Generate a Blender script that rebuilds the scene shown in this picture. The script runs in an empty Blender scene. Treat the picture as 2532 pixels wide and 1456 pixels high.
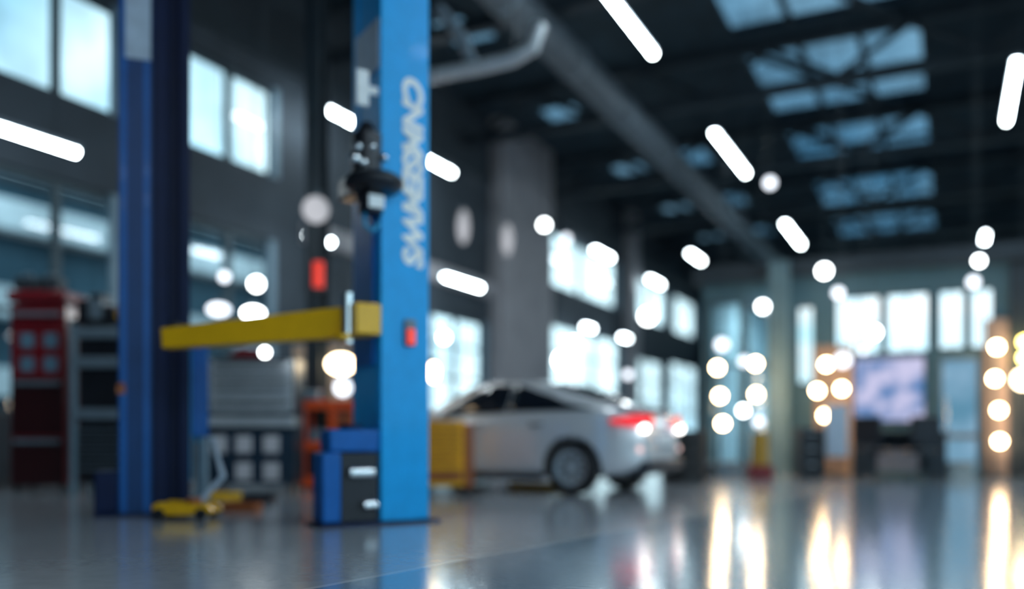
import bpy, bmesh, math, random
from mathutils import Vector, Matrix
random.seed(7)
SC = bpy.context.scene
COL = SC.collection
PI = math.pi

# ---------------------------------------------------------------- camera, world, exposure
YAW = math.radians(26.2)
F = 2200.0                      # focal length in pixels of a 2532 wide frame
HC = 0.7                        # camera height
AX, AY = 1266.0, 1080.0         # where the optical axis meets the frame
cam_data = bpy.data.cameras.new('camera')
cam_data.sensor_width = 36.0
cam_data.lens = 36.0 * F / 2532.0
cam_data.shift_x = 0.0
cam_data.shift_y = 352.0 / 2532.0
cam_data.clip_start = 0.05
cam_data.clip_end = 500
cam_data.dof.use_dof = True
cam_data.dof.focus_distance = 4.05
cam_data.dof.aperture_fstop = 0.36
cam = bpy.data.objects.new('camera', cam_data)
cam.location = (0, 0, HC)
cam.rotation_euler = (PI / 2, 0, YAW)
COL.objects.link(cam)
SC.camera = cam
SC.view_settings.view_transform = 'Standard'
SC.view_settings.look = 'None'
SC.view_settings.gamma = 1
SC.view_settings.use_curve_mapping = False
SC.view_settings.exposure = 0.15
try:
    SC.cycles.use_denoising = True
    SC.cycles.max_bounces = 7
    SC.cycles.sample_clamp_indirect = 6
    SC.cycles.caustics_reflective = False
    SC.cycles.caustics_refractive = False
except Exception:
    pass

world = bpy.data.worlds.new('sky')
SC.world = world
world.use_nodes = True
nt = world.node_tree
nt.nodes.clear()
wo = nt.nodes.new('ShaderNodeOutputWorld')
bg = nt.nodes.new('ShaderNodeBackground')
tc = nt.nodes.new('ShaderNodeTexCoord')
nz = nt.nodes.new('ShaderNodeTexNoise'); nz.inputs['Scale'].default_value = 3.2; nz.inputs['Detail'].default_value = 3
cr = nt.nodes.new('ShaderNodeValToRGB')
cr.color_ramp.elements[0].position = 0.36; cr.color_ramp.elements[0].color = (0.28, 0.62, 0.80, 1)
cr.color_ramp.elements[1].position = 0.60; cr.color_ramp.elements[1].color = (0.74, 0.96, 1.0, 1)
nt.links.new(tc.outputs['Generated'], nz.inputs['Vector'])
nt.links.new(nz.outputs['Fac'], cr.inputs['Fac'])
nt.links.new(cr.outputs['Color'], bg.inputs['Color'])
sx = nt.nodes.new('ShaderNodeSeparateXYZ'); nt.links.new(tc.outputs['Generated'], sx.inputs[0])
mr = nt.nodes.new('ShaderNodeMapRange'); mr.inputs['From Min'].default_value = 0.45; mr.inputs['From Max'].default_value = 0.92
mr.inputs['To Min'].default_value = 1.25; mr.inputs['To Max'].default_value = 2.9
mxx = nt.nodes.new('ShaderNodeMath'); mxx.operation = 'MAXIMUM'; nt.links.new(sx.outputs['X'], mxx.inputs[0]); nt.links.new(sx.outputs['Y'], mxx.inputs[1])
nt.links.new(mxx.outputs[0], mr.inputs['Value']); nt.links.new(mr.outputs[0], bg.inputs['Strength'])   # the sky is brightest beyond the far end and the right side of the hall
nt.links.new(bg.outputs[0], wo.inputs[0])

RIGHT = Vector((math.cos(YAW), math.sin(YAW), 0))
FWD = Vector((-math.sin(YAW), math.cos(YAW), 0))
def at(px, py, t):                      # the place seen at (px, py) at distance t along the view
    return Vector((0, 0, HC)) + FWD * t + RIGHT * ((px - AX) / F * t) + Vector((0, 0, (AY - py) / F * t))
def on_floor(px, py):
    return at(px, py, HC * F / (py - AY))
def at_ground(px, t):
    v = at(px, AY, t); v.z = 0; return v
def on_x(px, py, X):                    # ... on the plane x = X
    u = (px - AX) / F
    return at(px, py, X / (FWD.x + RIGHT.x * u))
def on_y(px, py, Y):
    u = (px - AX) / F
    return at(px, py, Y / (FWD.y + RIGHT.y * u))
def at_z(px, py, Z):
    return at(px, py, (Z - HC) * F / (AY - py))

# ---------------------------------------------------------------- materials
MATS = {}
def mat(name, col, rough=0.5, metal=0.0, var=0.12, scale=6.0, emit=None, strength=0.0, coat=0.0, spec=0.5, bump=0.0):
    if name in MATS: return MATS[name]
    m = bpy.data.materials.new(name); m.use_nodes = True
    n = m.node_tree.nodes; l = m.node_tree.links
    b = n['Principled BSDF']
    t = n.new('ShaderNodeTexCoord'); z = n.new('ShaderNodeTexNoise'); z.inputs['Scale'].default_value = scale; z.inputs['Detail'].default_value = 4
    l.new(t.outputs['Object'], z.inputs['Vector'])
    r = n.new('ShaderNodeValToRGB')
    r.color_ramp.elements[0].position = 0.3; r.color_ramp.elements[1].position = 0.7
    r.color_ramp.elements[0].color = [c * (1 - var) for c in col] + [1]
    r.color_ramp.elements[1].color = [min(1, c * (1 + var)) for c in col] + [1]
    l.new(z.outputs['Fac'], r.inputs['Fac']); l.new(r.outputs['Color'], b.inputs['Base Color'])
    b.inputs['Roughness'].default_value = rough; b.inputs['Metallic'].default_value = metal
    b.inputs['Coat Weight'].default_value = coat; b.inputs['Coat Roughness'].default_value = 0.06
    b.inputs['Specular IOR Level'].default_value = spec
    if emit:
        b.inputs['Emission Color'].default_value = list(emit) + [1]
        b.inputs['Emission Strength'].default_value = strength
    if bump:
        bp = n.new('ShaderNodeBump'); bp.inputs['Strength'].default_value = bump; bp.inputs['Distance'].default_value = 0.01
        z2 = n.new('ShaderNodeTexNoise'); z2.inputs['Scale'].default_value = scale * 8
        l.new(t.outputs['Object'], z2.inputs['Vector']); l.new(z2.outputs['Fac'], bp.inputs['Height']); l.new(bp.outputs[0], b.inputs['Normal'])
    MATS[name] = m
    return m
def glass(name, tint, refl=0.12, rough=0.02):
    if name in MATS: return MATS[name]
    m = bpy.data.materials.new(name); m.use_nodes = True
    n = m.node_tree.nodes; l = m.node_tree.links; n.clear()
    o = n.new('ShaderNodeOutputMaterial'); mx = n.new('ShaderNodeMixShader'); tr = n.new('ShaderNodeBsdfTransparent'); g = n.new('ShaderNodeBsdfGlossy')
    lw = n.new('ShaderNodeLayerWeight'); lw.inputs['Blend'].default_value = 0.5
    pw = n.new('ShaderNodeMath'); pw.operation = 'POWER'; pw.inputs[1].default_value = 5; l.new(lw.outputs['Facing'], pw.inputs[0])
    ma = n.new('ShaderNodeMath'); ma.operation = 'MULTIPLY_ADD'; ma.inputs[1].default_value = 0.8; ma.inputs[2].default_value = 0.04; l.new(pw.outputs[0], ma.inputs[0])
    z = n.new('ShaderNodeTexNoise'); z.inputs['Scale'].default_value = 0.8; tcn = n.new('ShaderNodeTexCoord')
    r = n.new('ShaderNodeValToRGB'); r.color_ramp.elements[0].position = .35; r.color_ramp.elements[1].position = .65
    r.color_ramp.elements[0].color = [c * 0.8 for c in tint] + [1]; r.color_ramp.elements[1].color = list(tint) + [1]
    l.new(tcn.outputs['Object'], z.inputs['Vector']); l.new(z.outputs['Fac'], r.inputs['Fac']); l.new(r.outputs['Color'], tr.inputs['Color'])
    g.inputs['Roughness'].default_value = rough
    l.new(ma.outputs[0], mx.inputs[0]); l.new(tr.outputs[0], mx.inputs[1]); l.new(g.outputs[0], mx.inputs[2]); l.new(mx.outputs[0], o.inputs[0])
    MATS[name] = m
    return m
def lit(name, c0, c1, strength, scale=1.2, p0=0.4, p1=0.6):     # a lit surface with soft unevenness
    if name in MATS: return MATS[name]
    m = bpy.data.materials.new(name); m.use_nodes = True
    n = m.node_tree.nodes; l = m.node_tree.links; n.clear()
    o = n.new('ShaderNodeOutputMaterial'); e = n.new('ShaderNodeEmission'); e.inputs['Strength'].default_value = strength
    z = n.new('ShaderNodeTexNoise'); z.inputs['Scale'].default_value = scale; tcn = n.new('ShaderNodeTexCoord')
    r = n.new('ShaderNodeValToRGB'); r.color_ramp.elements[0].position = p0; r.color_ramp.elements[1].position = p1
    r.color_ramp.elements[0].color = list(c0) + [1]; r.color_ramp.elements[1].color = list(c1) + [1]
    l.new(tcn.outputs['Object'], z.inputs['Vector']); l.new(z.outputs['Fac'], r.inputs['Fac']); l.new(r.outputs['Color'], e.inputs['Color']); l.new(e.outputs[0], o.inputs[0])
    MATS[name] = m
    return m

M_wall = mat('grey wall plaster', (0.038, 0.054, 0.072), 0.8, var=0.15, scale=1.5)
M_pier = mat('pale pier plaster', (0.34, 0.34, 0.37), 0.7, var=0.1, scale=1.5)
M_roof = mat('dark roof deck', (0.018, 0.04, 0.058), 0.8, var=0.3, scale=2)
M_steel = mat('dark blue-grey steel', (0.035, 0.05, 0.065), 0.5, 0.3)
M_frame = mat('window frame grey', (0.05, 0.08, 0.10), 0.5)
M_reveal = mat('window reveal blue-grey', (0.20, 0.30, 0.38), 0.5)
M_glass = glass('clear window glass', (0.93, 0.97, 1.0))
M_glassB = glass('hazy window glass', (0.80, 0.92, 0.97))
M_skyl = glass('blue rooflight glazing', (0.32, 0.405, 0.475))
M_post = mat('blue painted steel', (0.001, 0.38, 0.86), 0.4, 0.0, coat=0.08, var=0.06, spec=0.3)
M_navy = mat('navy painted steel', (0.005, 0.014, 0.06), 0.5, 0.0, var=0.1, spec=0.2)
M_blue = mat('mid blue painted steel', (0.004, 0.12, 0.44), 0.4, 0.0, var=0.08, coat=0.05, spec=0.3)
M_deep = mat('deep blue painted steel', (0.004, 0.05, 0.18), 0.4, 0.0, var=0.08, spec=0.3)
M_cyan = mat('light blue strip', (0.02, 0.33, 0.62), 0.35)
M_yel = mat('yellow painted steel', (0.90, 0.47, 0.004), 0.4, var=0.06, coat=0.2)
M_black = mat('black rubber', (0.012, 0.013, 0.016), 0.6)
M_dark = mat('dark machinery', (0.02, 0.022, 0.03), 0.35, 0.3)
M_chrome = mat('bright steel', (0.75, 0.78, 0.82), 0.18, 1.0)
M_silver = mat('brushed silver steel', (0.55, 0.60, 0.65), 0.3, 0.35, scale=12)
M_grey = mat('grey enamel', (0.16, 0.21, 0.26), 0.4)
M_white = mat('white enamel', (0.8, 0.82, 0.85), 0.35)
M_decal = mat('white lettering', (0.95, 0.95, 0.98), 0.4, emit=None)
M_red = mat('dark red enamel', (0.20, 0.008, 0.015), 0.35, coat=0.2)
M_redo = mat('orange-red enamel', (0.88, 0.10, 0.015), 0.4)
M_redl = mat('red lens', (0.75, 0.03, 0.02), 0.2, emit=(1, 0.05, 0.02), strength=0.6)
M_orange = mat('amber drawer enamel', (0.92, 0.42, 0.006), 0.4)
M_copper = mat('rust brown enamel', (0.36, 0.10, 0.03), 0.45)
M_tan = mat('tan board', (0.36, 0.24, 0.17), 0.7)
M_paint = mat('silver car paint', (0.80, 0.81, 0.85), 0.2, 0.25, var=0.02, coat=1.0)
M_carglass = mat('dark car glass', (0.008, 0.012, 0.02), 0.08, coat=0.5)
M_trimk = mat('dark car trim', (0.03, 0.04, 0.055), 0.45)
M_lilac = mat('pale blue panel', (0.50, 0.60, 0.74), 0.5)
M_tube = lit('cool white tube glow', (0.80, 0.94, 1.0), (0.84, 0.96, 1.0), 34)
M_pend = lit('cool white globe glow', (0.85, 0.95, 1.0), (0.95, 1, 1.0), 16)
M_pendd = lit('dim white globe glow', (0.62, 0.70, 0.80), (0.75, 0.80, 0.88), 3.4)
M_pendg = lit('soft grey globe glow', (0.50, 0.53, 0.58), (0.66, 0.68, 0.74), 0.75)
M_bulb = lit('warm bulb glow', (1.0, 0.66, 0.36), (1.0, 0.72, 0.42), 38)
M_warm = lit('warm lamp glow', (1.0, 0.72, 0.42), (1.0, 0.78, 0.5), 14)
M_yelb = lit('yellow bulb glow', (1.0, 0.74, 0.16), (1.0, 0.8, 0.25), 22)
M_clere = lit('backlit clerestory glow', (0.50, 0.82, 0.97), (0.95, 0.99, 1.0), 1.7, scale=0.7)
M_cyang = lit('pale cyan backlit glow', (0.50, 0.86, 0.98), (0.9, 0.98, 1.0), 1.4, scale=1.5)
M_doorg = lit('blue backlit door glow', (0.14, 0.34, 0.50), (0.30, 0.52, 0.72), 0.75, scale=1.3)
M_screen = lit('lavender screen glow', (0.03, 0.17, 0.42), (0.58, 0.57, 0.80), 0.95, scale=2.6, p0=.36, p1=.58)

# ---------------------------------------------------------------- builders
class MB:
    def __init__(s): s.bm = bmesh.new()
    def add(s, verts, faces):
        vs = [s.bm.verts.new(v) for v in verts]
        for f in faces: s.bm.faces.new([vs[i] for i in f])
        return s
    def box(s, x0, x1, y0, y1, z0, z1, M=None):
        c = [Vector((x, y, z)) for z in (z0, z1) for y in (y0, y1) for x in (x0, x1)]
        if M is not None: c = [M @ v for v in c]
        return s.add(c, [(0, 2, 3, 1), (4, 5, 7, 6), (0, 1, 5, 4), (2, 6, 7, 3), (0, 4, 6, 2), (1, 3, 7, 5)])
    def cyl(s, a, b, r, r2=None, seg=20):
        a = Vector(a); b = Vector(b); r2 = r if r2 is None else r2
        d = (b - a).normalized(); u = d.orthogonal().normalized(); w = d.cross(u)
        vs = []
        for p, rr in ((a, r), (b, r2)):
            for i in range(seg):
                t = 2 * PI * i / seg
                vs.append(p + (u * math.cos(t) + w * math.sin(t)) * rr)
        fs = [tuple(range(seg))[::-1], tuple(range(seg, 2 * seg))]
        fs += [(i, (i + 1) % seg, seg + (i + 1) % seg, seg + i) for i in range(seg)]
        return s.add(vs, fs)
    def tube(s, pts, r, seg=12):
        pts = [Vector(p) for p in pts]; rings = []
        for i, p in enumerate(pts):
            d = (pts[min(i + 1, len(pts) - 1)] - pts[max(i - 1, 0)]).normalized()
            u = d.cross(Vector((0, 0, 1)));  u = u.normalized() if u.length > 0.05 else Vector((1, 0, 0))
            w = d.cross(u).normalized()
            rings.append([s.bm.verts.new(p + (u * math.cos(2 * PI * k / seg) + w * math.sin(2 * PI * k / seg)) * r) for k in range(seg)])
        for a, b in zip(rings, rings[1:]):
            for k in range(seg): s.bm.faces.new((a[k], a[(k + 1) % seg], b[(k + 1) % seg], b[k]))
        s.bm.faces.new(rings[0][::-1]); s.bm.faces.new(rings[-1])
        return s
    def ball(s, c, r, sz=1.0, seg=20):
        M = Matrix.Translation(Vector(c)) @ Matrix.Diagonal((r, r, r * sz, 1))
        bmesh.ops.create_uvsphere(s.bm, u_segments=seg, v_segments=seg // 2 + 2, radius=1, matrix=M)
        return s
    def lathe(s, prof, M=None, seg=28):     # profile of (radius, height) around z; closed when it starts and ends at radius 0
        rings = []
        for r, z in prof:
            if r < 1e-5:
                v = Vector((0, 0, z)); rings.append([s.bm.verts.new(M @ v if M else v)])
            else:
                ring = []
                for k in range(seg):
                    v = Vector((r * math.cos(2 * PI * k / seg), r * math.sin(2 * PI * k / seg), z))
                    ring.append(s.bm.verts.new(M @ v if M else v))
                rings.append(ring)
        for a, b in zip(rings, rings[1:]):
            for k in range(seg):
                k2 = (k + 1) % seg
                if len(a) == 1 and len(b) == 1: continue
                if len(a) == 1: s.bm.faces.new((a[0], b[k2], b[k]))
                elif len(b) == 1: s.bm.faces.new((a[k], a[k2], b[0]))
                else: s.bm.faces.new((a[k], a[k2], b[k2], b[k]))
        return s
    def prism(s, poly, d0, d1, axis='y', M=None):      # outline extruded along an axis
        def P(a, b, d):
            v = Vector((a, d, b)) if axis == 'y' else (Vector((d, a, b)) if axis == 'x' else Vector((a, b, d)))
            return M @ v if M else v
        n = len(poly)
        vs = [P(a, b, d0) for a, b in poly] + [P(a, b, d1) for a, b in poly]
        return s.add(vs, [tuple(range(n)), tuple(range(2 * n - 1, n - 1, -1))] + [(i, n + i, n + (i + 1) % n, (i + 1) % n) for i in range(n)])
    def build(s, name, m, parent=None, bevel=0.0, loc=None):
        bmesh.ops.recalc_face_normals(s.bm, faces=s.bm.faces)
        me = bpy.data.meshes.new(name); s.bm.to_mesh(me); s.bm.free()
        for p in me.polygons: p.use_smooth = True
        me.set_sharp_from_angle(angle=math.radians(38))
        me.materials.append(m)
        o = bpy.data.objects.new(name, me); COL.objects.link(o)
        if parent is not None: o.parent = parent
        if loc is not None: o.location = loc
        if bevel:
            b = o.modifiers.new('bevel', 'BEVEL'); b.width = bevel; b.segments = 2; b.limit_method = 'ANGLE'; b.angle_limit = math.radians(40)
        return o
def thing(name, label, cat, loc=(0, 0, 0), rz=0.0, group=None):
    o = bpy.data.objects.new(name, None); COL.objects.link(o)
    o.empty_display_size = 0.1
    o.location = loc; o.rotation_euler = (0, 0, rz)
    return tag(o, label, cat, group)
def tag(o, label, cat, group=None):
    o['label'] = label; o['category'] = cat
    if group: o['group'] = group
    return o
def struct(o, label=None):
    o['kind'] = 'structure'
    if label: o['label'] = label
    return o
def dup(root, loc, rz=None, label=None, group=None):
    r = root.copy(); COL.objects.link(r); r.location = loc
    if rz is not None: r.rotation_euler = (0, 0, rz)
    if label: r['label'] = label
    if group: r['group'] = group
    for ch in list(root.children):
        c = ch.copy(); COL.objects.link(c); c.parent = r
        for g in list(ch.children):
            d = g.copy(); COL.objects.link(d); d.parent = c
    return r

# ================================================================ THE SETTING
XL, XR, Y0, Y1, ZR = -11.5, 7.0, -12.0, 46.0, 9.6
def panel(u0, u1, v0, v1, holes, fn):      # solid slab pieces around rectangular openings
    us = sorted({u0, u1, *[h[0] for h in holes], *[h[1] for h in holes]})
    vs = sorted({v0, v1, *[h[2] for h in holes], *[h[3] for h in holes]})
    for a, b in zip(us, us[1:]):
        run = None
        for c, d in zip(vs, vs[1:]):
            mu, mv = (a + b) / 2, (c + d) / 2
            hole = any(h[0] < mu < h[1] and h[2] < mv < h[3] for h in holes)
            if hole:
                if run: fn(a, b, *run)
                run = None
            else:
                run = (run[0], d) if run else (c, d)
        if run: fn(a, b, *run)

# floor
m = bpy.data.materials.new('polished grey floor'); m.use_nodes = True
n = m.node_tree.nodes; l = m.node_tree.links; b = n['Principled BSDF']
t = n.new('ShaderNodeTexCoord')
za = n.new('ShaderNodeTexNoise'); za.inputs['Scale'].default_value = 0.6; za.inputs['Detail'].default_value = 5
ra = n.new('ShaderNodeValToRGB'); ra.color_ramp.elements[0].color = (0.33, 0.37, 0.42, 1); ra.color_ramp.elements[1].color = (0.50, 0.52, 0.57, 1)
ra.color_ramp.elements[0].position = .3; ra.color_ramp.elements[1].position = .7
zb = n.new('ShaderNodeTexNoise'); zb.inputs['Scale'].default_value = 9; zb.inputs['Detail'].default_value = 6
rb = n.new('ShaderNodeMapRange'); rb.inputs['To Min'].default_value = 0.14; rb.inputs['To Max'].default_value = 0.30
zc = n.new('ShaderNodeTexNoise'); zc.inputs['Scale'].default_value = 26; zc.inputs['Detail'].default_value = 3
bp = n.new('ShaderNodeBump'); bp.inputs['Strength'].default_value = 0.10; bp.inputs['Distance'].default_value = 0.004
for z in (za, zb, zc): l.new(t.outputs['Object'], z.inputs['Vector'])
l.new(za.outputs['Fac'], ra.inputs['Fac']); l.new(ra.outputs['Color'], b.inputs['Base Color'])
l.new(zb.outputs['Fac'], rb.inputs['Value']); l.new(rb.outputs[0], b.inputs['Roughness'])
l.new(zc.outputs['Fac'], bp.inputs['Height']); l.new(bp.outputs[0], b.inputs['Normal'])
b.inputs['Specular IOR Level'].default_value = 0.9; b.inputs['Coat Weight'].default_value = 0.6; b.inputs['Coat IOR'].default_value = 1.7
b.inputs['Coat Roughness'].default_value = 0.12
# beyond a pale joint line the near part of the floor is a smoother, bluer resin
j0 = on_floor(760, 1456); j1 = on_floor(1180, 1378); jd = (j1 - j0).normalized()
sp = n.new('ShaderNodeSeparateXYZ'); l.new(t.outputs['Object'], sp.inputs[0])
def mth(op, a_, b_, c_=None):
    q = n.new('ShaderNodeMath'); q.operation = op
    for i_, v_ in enumerate((a_, b_, c_)):
        if v_ is None: continue
        if isinstance(v_, (int, float)): q.inputs[i_].default_value = v_
        else: l.new(v_, q.inputs[i_])
    return q.outputs[0]
dist = mth('ADD', mth('MULTIPLY_ADD', sp.outputs['X'], jd.y, -j0.x * jd.y), mth('MULTIPLY_ADD', sp.outputs['Y'], -jd.x, j0.y * jd.x))
near = mth('GREATER_THAN', dist, 0.0)
line = mth('LESS_THAN', mth('ABSOLUTE', dist, None), 0.022)
mx1 = n.new('ShaderNodeMix'); mx1.data_type = 'RGBA'; l.new(near, mx1.inputs[0]); l.new(ra.outputs['Color'], mx1.inputs[6]); mx1.inputs[7].default_value = (0.26, 0.38, 0.50, 1)
mx2 = n.new('ShaderNodeMix'); mx2.data_type = 'RGBA'; l.new(line, mx2.inputs[0]); l.new(mx1.outputs[2], mx2.inputs[6]); mx2.inputs[7].default_value = (0.6, 0.65, 0.7, 1)
l.new(mx2.outputs[2], b.inputs['Base Color'])
l.new(mth('MULTIPLY_ADD', near, -0.07, rb.outputs[0]), b.inputs['Roughness'])
l.new(mth('MULTIPLY_ADD', near, 0.12, 0.06), bp.inputs['Strength'])
M_floor = m
struct(MB().box(XL - .3, XR + .3, Y0 - .3, Y1 + .3, -0.3, 0).build('floor', M_floor))
M_ground = mat('outdoor paving', (0.25, 0.28, 0.3), 0.9)
struct(MB().box(-60, 60, -60, 90, -0.35, -0.31).build('ground', M_ground))

# left wall with its windows
def wy(px): return on_x(px, AY, XL).y
ZU0, ZU1, ZL0, ZL1 = 5.62, 7.32, 1.0, 4.42
Yw = {  # left wall windows: name -> (y0, y1, z0, z1, mullion positions)
 1: (6.35, wy(303), ZU0, ZU1, [wy(154)]),
 2: (wy(458), wy(690), ZU0, ZU1, [wy(579)]),
 3: (wy(1352), wy(1532), ZU0, ZU1 + .1, [wy(1440)]),
 4: (wy(1570), wy(1652), ZU0, ZU1 + .1, [wy(1612)]),
 5: (wy(1668), wy(1725), ZU0, ZU1 + .1, []),
 6: (6.35, wy(300), ZL0, ZL1, [wy(154)]),
 7: (wy(462), wy(682), ZL0, ZL1, [wy(578)]),
 8: (wy(1068), wy(1205), ZL0, 3.85, [wy(1135)]),
 9: (wy(1355), wy(1540), ZL0, ZL1, [wy(1475)]),
 10: (wy(1568), wy(1645), 0.6, ZL1 - .4, [wy(1605)]),
 11: (wy(1660), wy(1730), 0.2, ZL1 - .2, [wy(1695)]),
}
mb = MB()
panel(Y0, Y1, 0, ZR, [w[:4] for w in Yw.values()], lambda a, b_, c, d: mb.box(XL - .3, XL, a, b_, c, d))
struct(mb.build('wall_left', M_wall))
for k, (a, b_, c, d, mul) in Yw.items():
    w = bpy.data.objects.new('window_%d' % k, None); COL.objects.link(w); w.location = (XL - .15, (a + b_) / 2, c); struct(w)
    A = a - (a + b_) / 2; B = -A; H = d - c
    f = MB()
    f.box(-.06, .06, A, B, 0, .07).box(-.06, .06, A, B, H - .07, H).box(-.06, .06, A, A + .07, .07, H - .07).box(-.06, .06, B - .07, B, .07, H - .07)
    for y in mul:
        y -= (a + b_) / 2; f.box(-.06, .06, y - .05, y + .05, .07, H - .07)
    if c < 2: f.box(-.05, .05, A + .07, B - .07, H * .42, H * .42 + .06); f.box(-.05, .05, A + .07, B - .07, H * .72, H * .72 + .05)
    f.build('window_frame', M_frame, w)
    MB().box(-.008, .008, A + .05, B - .05, .05, H - .05).build('pane', M_glass, w)
    MB().box(.06, .15, B - .16, B, .0, H).build('window_reveal', M_reveal, w)

# other walls, with unseen windows added to light the post, car and floor
rh = [(-9.0, -4.0, .8, 7.5), (-3.0, 2.0, .8, 7.5), (3.0, 8.0, .8, 7.5), (9.0, 14.0, .8, 7.5)]
mb = MB(); panel(Y0, Y1, 0, ZR, rh, lambda a, b_, c, d: mb.box(XR, XR + .3, a, b_, c, d)); struct(mb.build('wall_right', M_wall))
fh = [(2.8, 6.6, .3, 7.0)]
mb = MB(); panel(XL - .3, XR + .3, 0, ZR, fh, lambda a, b_, c, d: mb.box(a, b_, Y0 - .3, Y0, c, d)); struct(mb.build('wall_front', M_wall))
for i, (hole, side_) in enumerate([(h, 'r') for h in rh] + [(h, 'f') for h in fh]):
    a, b_, c, d = hole; A = (b_ - a) / 2; H = d - c
    w = bpy.data.objects.new('window_%d' % (60 + i), None); COL.objects.link(w); struct(w)  # added out of view to let daylight in
    w.location = (XR + .15, (a + b_) / 2, c) if side_ == 'r' else ((a + b_) / 2, Y0 - .15, c)
    w.rotation_euler = (0, 0, PI / 2 if side_ == 'r' else 0)
    f = MB(); f.box(-A, A, -.05, .05, 0, .08).box(-A, A, -.05, .05, H - .08, H).box(-A, -A + .08, -.05, .05, .08, H - .08).box(A - .08, A, -.05, .05, .08, H - .08).box(-.04, .04, -.05, .05, .08, H - .08)
    f.build('window_frame', M_frame, w); MB().box(-A + .05, A - .05, -.008, .008, .05, H - .05).build('pane', M_glass, w)
bh = [(-9.8, -6.2, 5.4, 8.2), (-5.6, -2.0, 5.4, 8.2), (-1.4, 2.2, 5.4, 8.2), (2.8, 6.4, 5.4, 8.2)]
mb = MB(); panel(XL - .3, XR + .3, 0, ZR, bh, lambda a, b_, c, d: mb.box(a, b_, Y1, Y1 + .3, c, d)); struct(mb.build('wall_back', M_wall))
for i, (a, b_, c, d) in enumerate(bh):
    w = bpy.data.objects.new('window_%d' % (12 + i), None); COL.objects.link(w); w.location = ((a + b_) / 2, Y1 + .15, c); struct(w)
    A = (b_ - a) / 2; H = d - c
    f = MB(); f.box(-A, A, -.05, .05, 0, .08).box(-A, A, -.05, .05, H - .08, H).box(-A, -A + .08, -.05, .05, .08, H - .08).box(A - .08, A, -.05, .05, .08, H - .08)
    for x in (-A / 3, A / 3): f.box(x - .04, x + .04, -.05, .05, .08, H - .08)
    f.build('window_frame', M_frame, w); MB().box(-A + .05, A - .05, -.008, .008, .05, H - .05).build('pane', M_glass, w)

# roof with rooflights
TR = [3.4 + 5.7 * i for i in range(-2, 8)]
sk = []
for a, b_ in zip(TR, TR[1:]):
    if a > 8: sk.append((-4.4, -0.5, a + .5, b_ - .5))
for a, b_ in zip(TR, TR[1:]):
    if a > 14: sk.append((-10.3, -9.0, a + 1.6, b_ - 2.4))
for a, b_ in zip(TR, TR[1:]):
    if a > 25: sk.append((-7.8, -6.8, a + 1.0, b_ - 2.4))
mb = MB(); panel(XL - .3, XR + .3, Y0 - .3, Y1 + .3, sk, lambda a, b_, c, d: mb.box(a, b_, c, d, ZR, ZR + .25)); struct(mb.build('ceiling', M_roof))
for i, (a, b_, c, d) in enumerate(sk):
    w = bpy.data.objects.new('window_%d' % (16 + i), None); COL.objects.link(w); w.location = ((a + b_) / 2, (c + d) / 2, ZR); struct(w)
    A = (b_ - a) / 2; B = (d - c) / 2
    f = MB(); f.box(-A, A, -B, -B + .08, .02, .14).box(-A, A, B - .08, B, .02, .14).box(-A, -A + .08, -B + .08, B - .08, .02, .14).box(A - .08, A, -B + .08, B - .08, .02, .14)
    if A > 1:
        for x in (-A / 3, A / 3): f.box(x - .07, x + .07, -B + .08, B - .08, .02, .14)
        f.box(-A + .08, A - .08, -.05, .05, .02, .12)
    f.build('window_frame', M_steel, w); MB().box(-A + .05, A - .05, -B + .05, B - .05, .07, .085).build('pane', M_skyl, w)
# wall piers and ledges on the left wall
k = 1
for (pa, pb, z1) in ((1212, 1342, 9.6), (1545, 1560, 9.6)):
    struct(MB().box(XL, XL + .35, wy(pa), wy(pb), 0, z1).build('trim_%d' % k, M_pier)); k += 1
struct(MB().box(XL, XL + .22, wy(745), wy(1212), 4.55, 4.95).build('trim_%d' % k, M_pier)); k += 1
struct(MB().box(XL, XL + .10, Y0, Y1, 7.75, 8.0).build('trim_%d' % k, M_steel)); k += 1
struct(MB().box(XL, XL + .02, Y0, Y1, 0.0, 0.14).build('baseboard_left', M_steel))

# dark steel column between the carts
pc = at_ground(785, 12.4)
struct(MB().box(-.13, .13, -.10, -.08, 0, ZR).box(-.13, .13, .08, .10, 0, ZR).box(-.012, .012, -.08, .08, 0, ZR).box(-.18, .18, -.18, .18, 0, .02).build('steel_column', M_steel, loc=pc))

# roof trusses across the hall
def make_truss():
    r = thing('roof_truss', '', 'truss', (0, 0, 0))
    MB().box(XL + .02, XR - .02, -.12, .12, 8.35, 8.58).build('bottom_chord', M_steel, r)
    MB().box(XL + .02, XR - .02, -.12, .12, 9.38, 9.58).build('top_chord', M_steel, r)
    d = MB(); x = XL + .6; up = True
    while x + 1.45 < XR:
        d.tube([(x, 0, 8.56 if up else 9.4), (x + 1.45, 0, 9.4 if up else 8.56)], .07, 8); x += 1.45; up = not up
    d.build('diagonal_bracing', M_steel, r)
    return r
tr0 = None
for i, y in enumerate(TR):
    if y < 9: continue
    if tr0 is None: tr0 = make_truss(); o = tr0
    else: o = dup(tr0, (0, 0, 0))
    o.location = (0, y, 0); o['label'] = 'dark steel lattice truss across the roof, %s of the row' % (['nearest', 'second nearest', 'third nearest', 'fourth nearest', 'fifth nearest', 'sixth nearest', 'farthest'] + ['farthest'] * 3)[i - 4]; o['group'] = 'roof trusses across the hall'
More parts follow.
